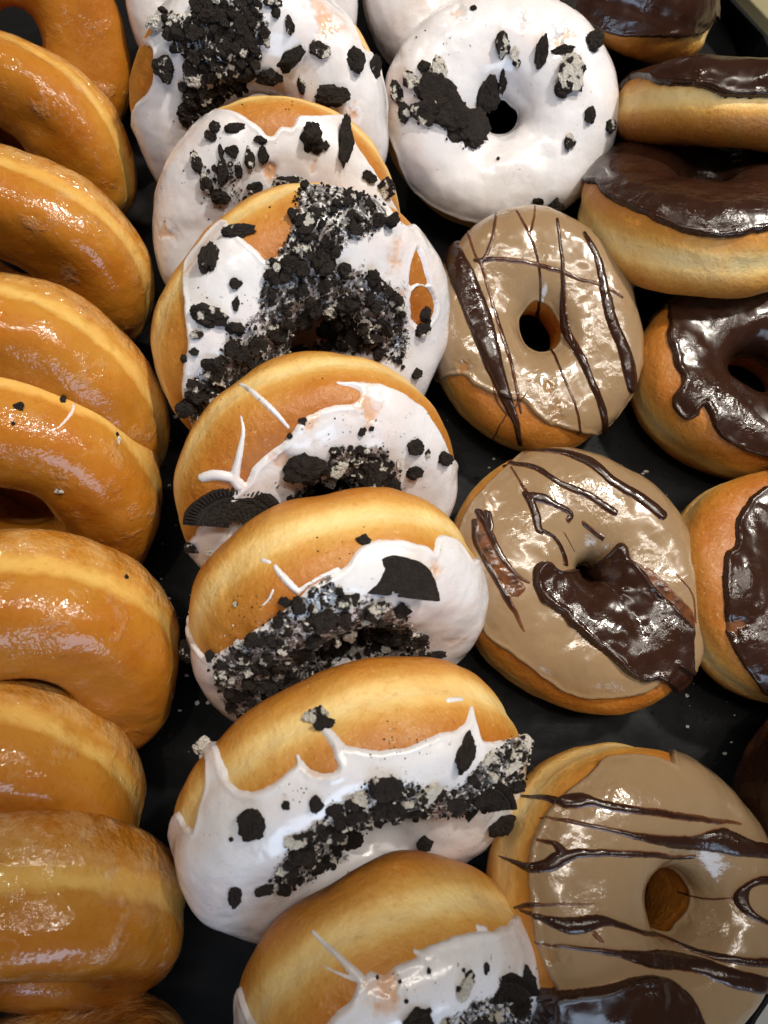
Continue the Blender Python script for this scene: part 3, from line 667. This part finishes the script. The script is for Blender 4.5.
pieces('W4', [(302,465,46,42,'cookie',10),(308,499,44,18),(372,468,38,46),(350,490,26,24),(392,485,22,26),(360,449,14,12),(333,448,14,10),(415,446,20,20),(413,470,17,16),(441,459,18,18,'cookie',10),(427,452,7,10),(364,430,5,6),(361,431,9,9),(302,421,9,9),(290,437,7,7),(371,427,6,6),(195,545,16,14),(212,550,12,10,'cream'),(337,466,20,18,'cream'),(330,482,18,16,'cream'),(398,462,7,20,'cream')], .4)
cluster('W4', [(330,448),(350,443),(386,446),(398,478),(402,492),(345,492),(310,505),(284,497),(322,470)], 40, (5,12), 500, 90, 60, .6, fine=(1.3,5), loose_box=[(190,390,330,440,14),(300,400,440,490,40),(275,480,300,510,30)])
ridged_cookie('W5', (392,590), 13.0, -8, 172, .1, 2.6, .75, 1.8, smooth_face=True, squash=.9)
pieces('W5', [(363,540,18,13),(300,604,15,19),(284,603,14,12),(270,637,24,11),(322,618,34,24),(345,600,22,18),(350,632,40,22),(390,630,34,26),(400,608,20,16),(415,636,30,24),(432,653,28,12),(300,650,26,18),(330,650,30,16),(245,655,18,14),(225,665,20,18),(262,660,20,16),(235,690,22,18),(285,680,26,16),(212,655,16,14),(183,652,18,26),(236,604,6,6)], .4)
cluster('W5', [(330,574),(344,592),(398,602),(412,622),(432,652),(438,658),(400,664),(332,674),(272,702),(238,714),(216,682),(212,656),(240,640),(282,610),(302,594)], 95, (7,20), 1300, 120, 30, 1.2, fine=(1.4,6), cream=.12, loose_box=[(222,595,262,640,40),(310,525,370,560,14)])
pieces('W6', [(318,715,30,22,'cream'),(325,727,24,12,'cookie'),(189,735,20,20,'cream'),(195,742,14,12,'cream'),(255,824,32,36,'cookie'),(233,836,5,5),(237,892,16,30,'cookie'),(263,884,22,14,'cookie'),(316,803,17,18),(289,803,9,9),(333,808,18,14),(388,785,42,28,'cookie'),(386,804,38,24,'cookie'),(352,812,22,20),(330,830,26,22),(350,842,24,20),(300,850,30,22),(285,865,26,18),(315,865,24,16),(425,839,18,18),(452,800,24,22),(463,752,22,44,'cookie',-20),(500,820,34,26,'cookie'),(492,842,26,22,'cookie'),(425,790,26,22,'cream'),(412,808,22,14),(505,762,32,18,'cream',25),(520,742,16,20,'cream'),(512,785,20,14),(485,758,22,18,'cream'),(295,838,26,16,'cream'),(360,795,20,18,'cream')], .45)
ridged_cookie('W6', (478,800), 9.5, 5, 150, .1, 3.2, .7, 2.8, tilt=(.1, 0), squash=1.)
cluster('W6', [(268,880),(290,840),(312,822),(337,806),(352,790),(370,775),(405,778),(440,788),(462,782),(474,762),(512,735),(532,742),(526,775),(500,800),(470,812),(440,815),(412,815),(392,815),(370,832),(347,856),(312,878),(286,888)], 85, (7,18), 1200, 130, 30, 1.2, cream=.2, fine=(1.4,6), loose_box=[(360,735,430,760,60),(280,785,310,800,20),(385,720,400,745,20)])
ridged_cookie('W7', (500,995), 9.5, 20, 175, .1, 3., .7, 1.6, squash=.7)
pieces('W7', [(522,978,20,26,'cookie'),(515,1000,24,26,'cookie'),(415,1012,40,24,'cookie',25),(444,1017,14,9),(463,983,30,16,'cream',35),(468,975,14,12,'cookie'),(484,968,7,12,'cookie'),(456,987,8,8,'cookie'),(490,1012,24,16,'cream'),(407,998,5,5),(427,970,5,7),(460,970,4,5),(400,982,4,4),(378,978,4,5),(478,1018,20,14),(505,892,18,10,'cream',-30),(508,889,10,8,'cookie')], .4)
cluster('W7', [(470,1000),(520,985),(530,1000),(520,1030),(440,1030)], 24, (4,10), 400, 90, 60, .6, cream=.3, fine=(1.3,5), loose_box=[(370,960,470,1010,20)])
pieces('O1', [(440,104,62,44,'cookie',-32),(466,130,48,42,'cookie',-25),(425,112,30,26,'cookie2'),(452,120,44,34,'cookie'),(400,96,14,26),(406,113,16,20),(414,82,16,26,'cream',30),(424,68,14,12),(437,72,20,28,'cream'),(485,90,30,40,'cookie'),(486,97,18,12,'cream'),(503,78,9,26),(502,46,16,26,None,25),(515,55,11,16,'cream'),(517,62,9,8),(541,56,15,34,'cookie'),(564,50,30,9,'cookie',8),(570,75,32,42,'cream'),(563,92,18,18,'cookie'),(578,68,12,12),(590,45,18,20),(588,116,13,18),(606,127,14,14),(567,143,13,17),(552,205,26,28,'cookie'),(538,201,12,14),(499,160,4,4),(475,12,8,6),(565,8,22,18)], .45)
cluster('O1', [(395,85),(420,70),(440,95),(480,110),(485,145),(460,150),(420,125),(398,115)], 14, (5,11), 70, 30, 50, .5, fine=(1.3,5), loose_box=[(400,30,470,60,8)])
pieces('G5', [(18,406,11,10),(13,423,5,4),(63,401,6,11),(59,492,9,7),(118,435,4,5),(119,440,5,9,'cream')], .3)
pieces('G6', [(125,577,5,6)], .3)
def small_blob(key, strokes):
    d = DN[key]; d.tgrid = None
    ph, P, N, TH, PH, Q = fields(d, 560, 250); z = np.full(TH.shape, -9.)
    for pts, rad in strokes:
        sp = smooth_path(pts, 4); rr = np.interp(np.linspace(0, 1, len(sp)), np.linspace(0, 1, len(rad)), rad); z = np.maximum(z, stroke_field(Q, d.pxU(sp), rr, .7, .9))
    cull_mesh('icing_smear', P, N, np.maximum(z, -1), z > -.3, M['white'], d.root, d.mw, np.maximum(z * 0 + .6, 0))
small_blob('G5', [([(74,405),(72,412),(66,420),(58,428)], [.6,.7,.5,.25]), ([(102,412),(104,415)], [.5,.4])])

# ------------------------------------------------------------------ tray and what lies under and beyond it
def slab(name, pts, z0, z1, m, bevel=0.002):
    bm = bmesh.new(); b = [bm.verts.new((x, y, z0)) for x, y in pts]; t = [bm.verts.new((x, y, z1)) for x, y in pts]; n = len(pts)
    bm.faces.new(t); bm.faces.new(b[::-1])
    for i in range(n): bm.faces.new((b[i], b[(i + 1) % n], t[(i + 1) % n], t[i]))
    bmesh.ops.recalc_face_normals(bm, faces=bm.faces)
    me = bpy.data.meshes.new(name); 
    if bevel: bmesh.ops.bevel(bm, geom=list(bm.edges), offset=bevel, segments=3, affect='EDGES', profile=.5)
    bm.to_mesh(me); bm.free(); me.materials.append(m); return me
pt = lambda x, y, z=0.: on_plane(x, y, z)[:2]
c1 = pt(733, 0); c2 = pt(742, 70)
tray = bpy.data.objects.new('serving_tray', None); COL.objects.link(tray)
tray['label'] = 'black plastic serving tray under all the doughnuts'; tray['category'] = 'tray'
hgt = 0.018
base = [(.165, .46), (.1705, .30), (.1725, .268), (.1772, .2246), (.186, .15), (.191, .05), (.190, -.06), (.172, -.115), (.150, -.155), (.1265, -.181), (.105, -.215), (.07, -.30)]
top_z = [.018] * 5 + [.016, .012, .006, .0035, .0035, .0035, .0035]
top = [(.135, .46), (.150, .30), pt(735.5, 0, .018), pt(768, 35, .018), (.192, .17), (.203, .05), (.199, -.06), (.176, -.118), (.1525, -.157), (.129, -.183), (.1075, -.217), (.073, -.30)]
floor_pts = [(-.40, -.30)] + base[::-1] + [(-.40, .46)]
tf = add_obj('tray_floor', slab('tray_floor', [(x - tray.location.x, y - tray.location.y) for x, y in floor_pts], -.003, .0, M['tray'], .0006), tray)
V = [(x, y, .0) for x, y in base] + [(x, y, z) for (x, y), z in zip(top, top_z)]
n = len(base); Fq = [(i, i + 1, n + i + 1, n + i) for i in range(n - 1)]
me = mesh_np('tray_rim', V, Fq, M['tray'], smooth=True); rim = add_obj('tray_rim', me, tray)
so = rim.modifiers.new('thickness', 'SOLIDIFY'); so.thickness = .0022; so.offset = 1
bv = rim.modifiers.new('round', 'BEVEL'); bv.width = .0006; bv.segments = 2
tray['label'] = 'black plastic serving tray with a low raised rim under all the doughnuts'
counter = add_obj('counter_top', slab('counter_top', [(-.8, -.7), (.8, -.7), (.8, .9), (-.8, .9)], -.03, -.0035, M['counter'], 0)); counter['kind'] = 'structure'
bd = add_obj('wooden_board', slab('wooden_board', [(.146, .318), (.242, .165), (.42, .10), (.44, .46), (.13, .46)], -.0033, .006, M['ochre'], .001))
bd['label'] = 'pale ochre board showing beyond the tray rim in the top right corner'; bd['category'] = 'board'

# crumbs and flakes of glaze fallen on the tray
V = []; Fc = []; fm = []; k = 0
for _ in range(1000):
    c0 = [(-.075, -.06), (-.075, .03), (.03, -.09), (.12, -.06), (.10, .03), (.03, .02)][rng.integers(6)]
    p = np.array([c0[0] + rng.normal(0, .014), c0[1] + rng.normal(0, .03), 0]); a = .00025 + .0011 * rng.random() ** 3
    V.append(S1 * rng.uniform(.6, 1.2, (len(S1), 1)) * a * np.array([1, rng.uniform(.5, 1), .6]) + p + [0, 0, a * .3]); Fc.append(S1F + k); k += len(S1); fm.append(np.full(len(S1F), int(rng.random() < .22)))
cr = add_obj('tray_crumbs', mesh_np('tray_crumbs', np.concatenate(V), np.concatenate(Fc), [M['cookie'], M['fleck']], None, np.concatenate(fm), False))
cr['kind'] = 'stuff'; cr['label'] = 'loose dark and pale crumbs fallen on the black tray'; cr['category'] = 'crumbs'

# ------------------------------------------------------------------ light
w = bpy.data.worlds.new('World'); sc.world = w; w.use_nodes = True
w.node_tree.nodes['Background'].inputs[0].default_value = (.62, .60, .58, 1); w.node_tree.nodes['Background'].inputs[1].default_value = .07
def aim(o, tgt):
    o.rotation_euler = (Vector(tgt) - o.location).to_track_quat('-Z', 'Y').to_euler()
def area(name, loc, tgt, sx, sy, power, col):
    l = bpy.data.lights.new(name, 'AREA'); l.shape = 'RECTANGLE'; l.size = sx; l.size_y = sy; l.energy = power; l.color = col
    o = bpy.data.objects.new(name, l); COL.objects.link(o); o.location = loc; aim(o, tgt); return o
def spot(name, loc, tgt, power, col, rad=.03, ang=60, blend=.4):
    l = bpy.data.lights.new(name, 'SPOT'); l.energy = power; l.color = col; l.shadow_soft_size = rad; l.spot_size = math.radians(ang); l.spot_blend = blend
    o = bpy.data.objects.new(name, l); COL.objects.link(o); o.location = loc; aim(o, tgt); return o
spot('ceiling_spotlight', (.62, .45, 1.15), (.05, .165, 0), 66, (1, .93, .82), .035, 26.5, .3)  # cone narrowed so its edge stands in for an unseen person's shadow
spot('ceiling_spotlight', (.02, .02, 1.7), (.05, .2, 0), 14, (1, .91, .78), .035, 25, .35)  # cone also narrowed to keep the near end dim, in place of that shadow
o = area('ceiling_tube_light', (.50, .10, 1.35), (.35, .10, 0), 0.022, 2.0, 12., (1, .93, .83))
spot('ceiling_spotlight', (-.5, .9, 1.3), (.0, .10, 0), 12, (1, .89, .74), .04, 60, .5)
area('window_light', (.35, -1.6, .6), (.0, .0, 0), 1.2, .7, 15, (.60, .77, 1))

# ------------------------------------------------------------------ render settings
sc.view_settings.view_transform = 'Standard'; sc.view_settings.look = 'None'; sc.view_settings.exposure = -.12; sc.view_settings.gamma = 1
sc.render.engine = 'CYCLES'; sc.cycles.use_denoising = True; sc.cycles.max_bounces = 8; sc.cycles.sample_clamp_indirect = 6
try: sc.cycles.denoiser = 'OPENIMAGEDENOISE'
except Exception: pass
print('pieces', NPIECE)
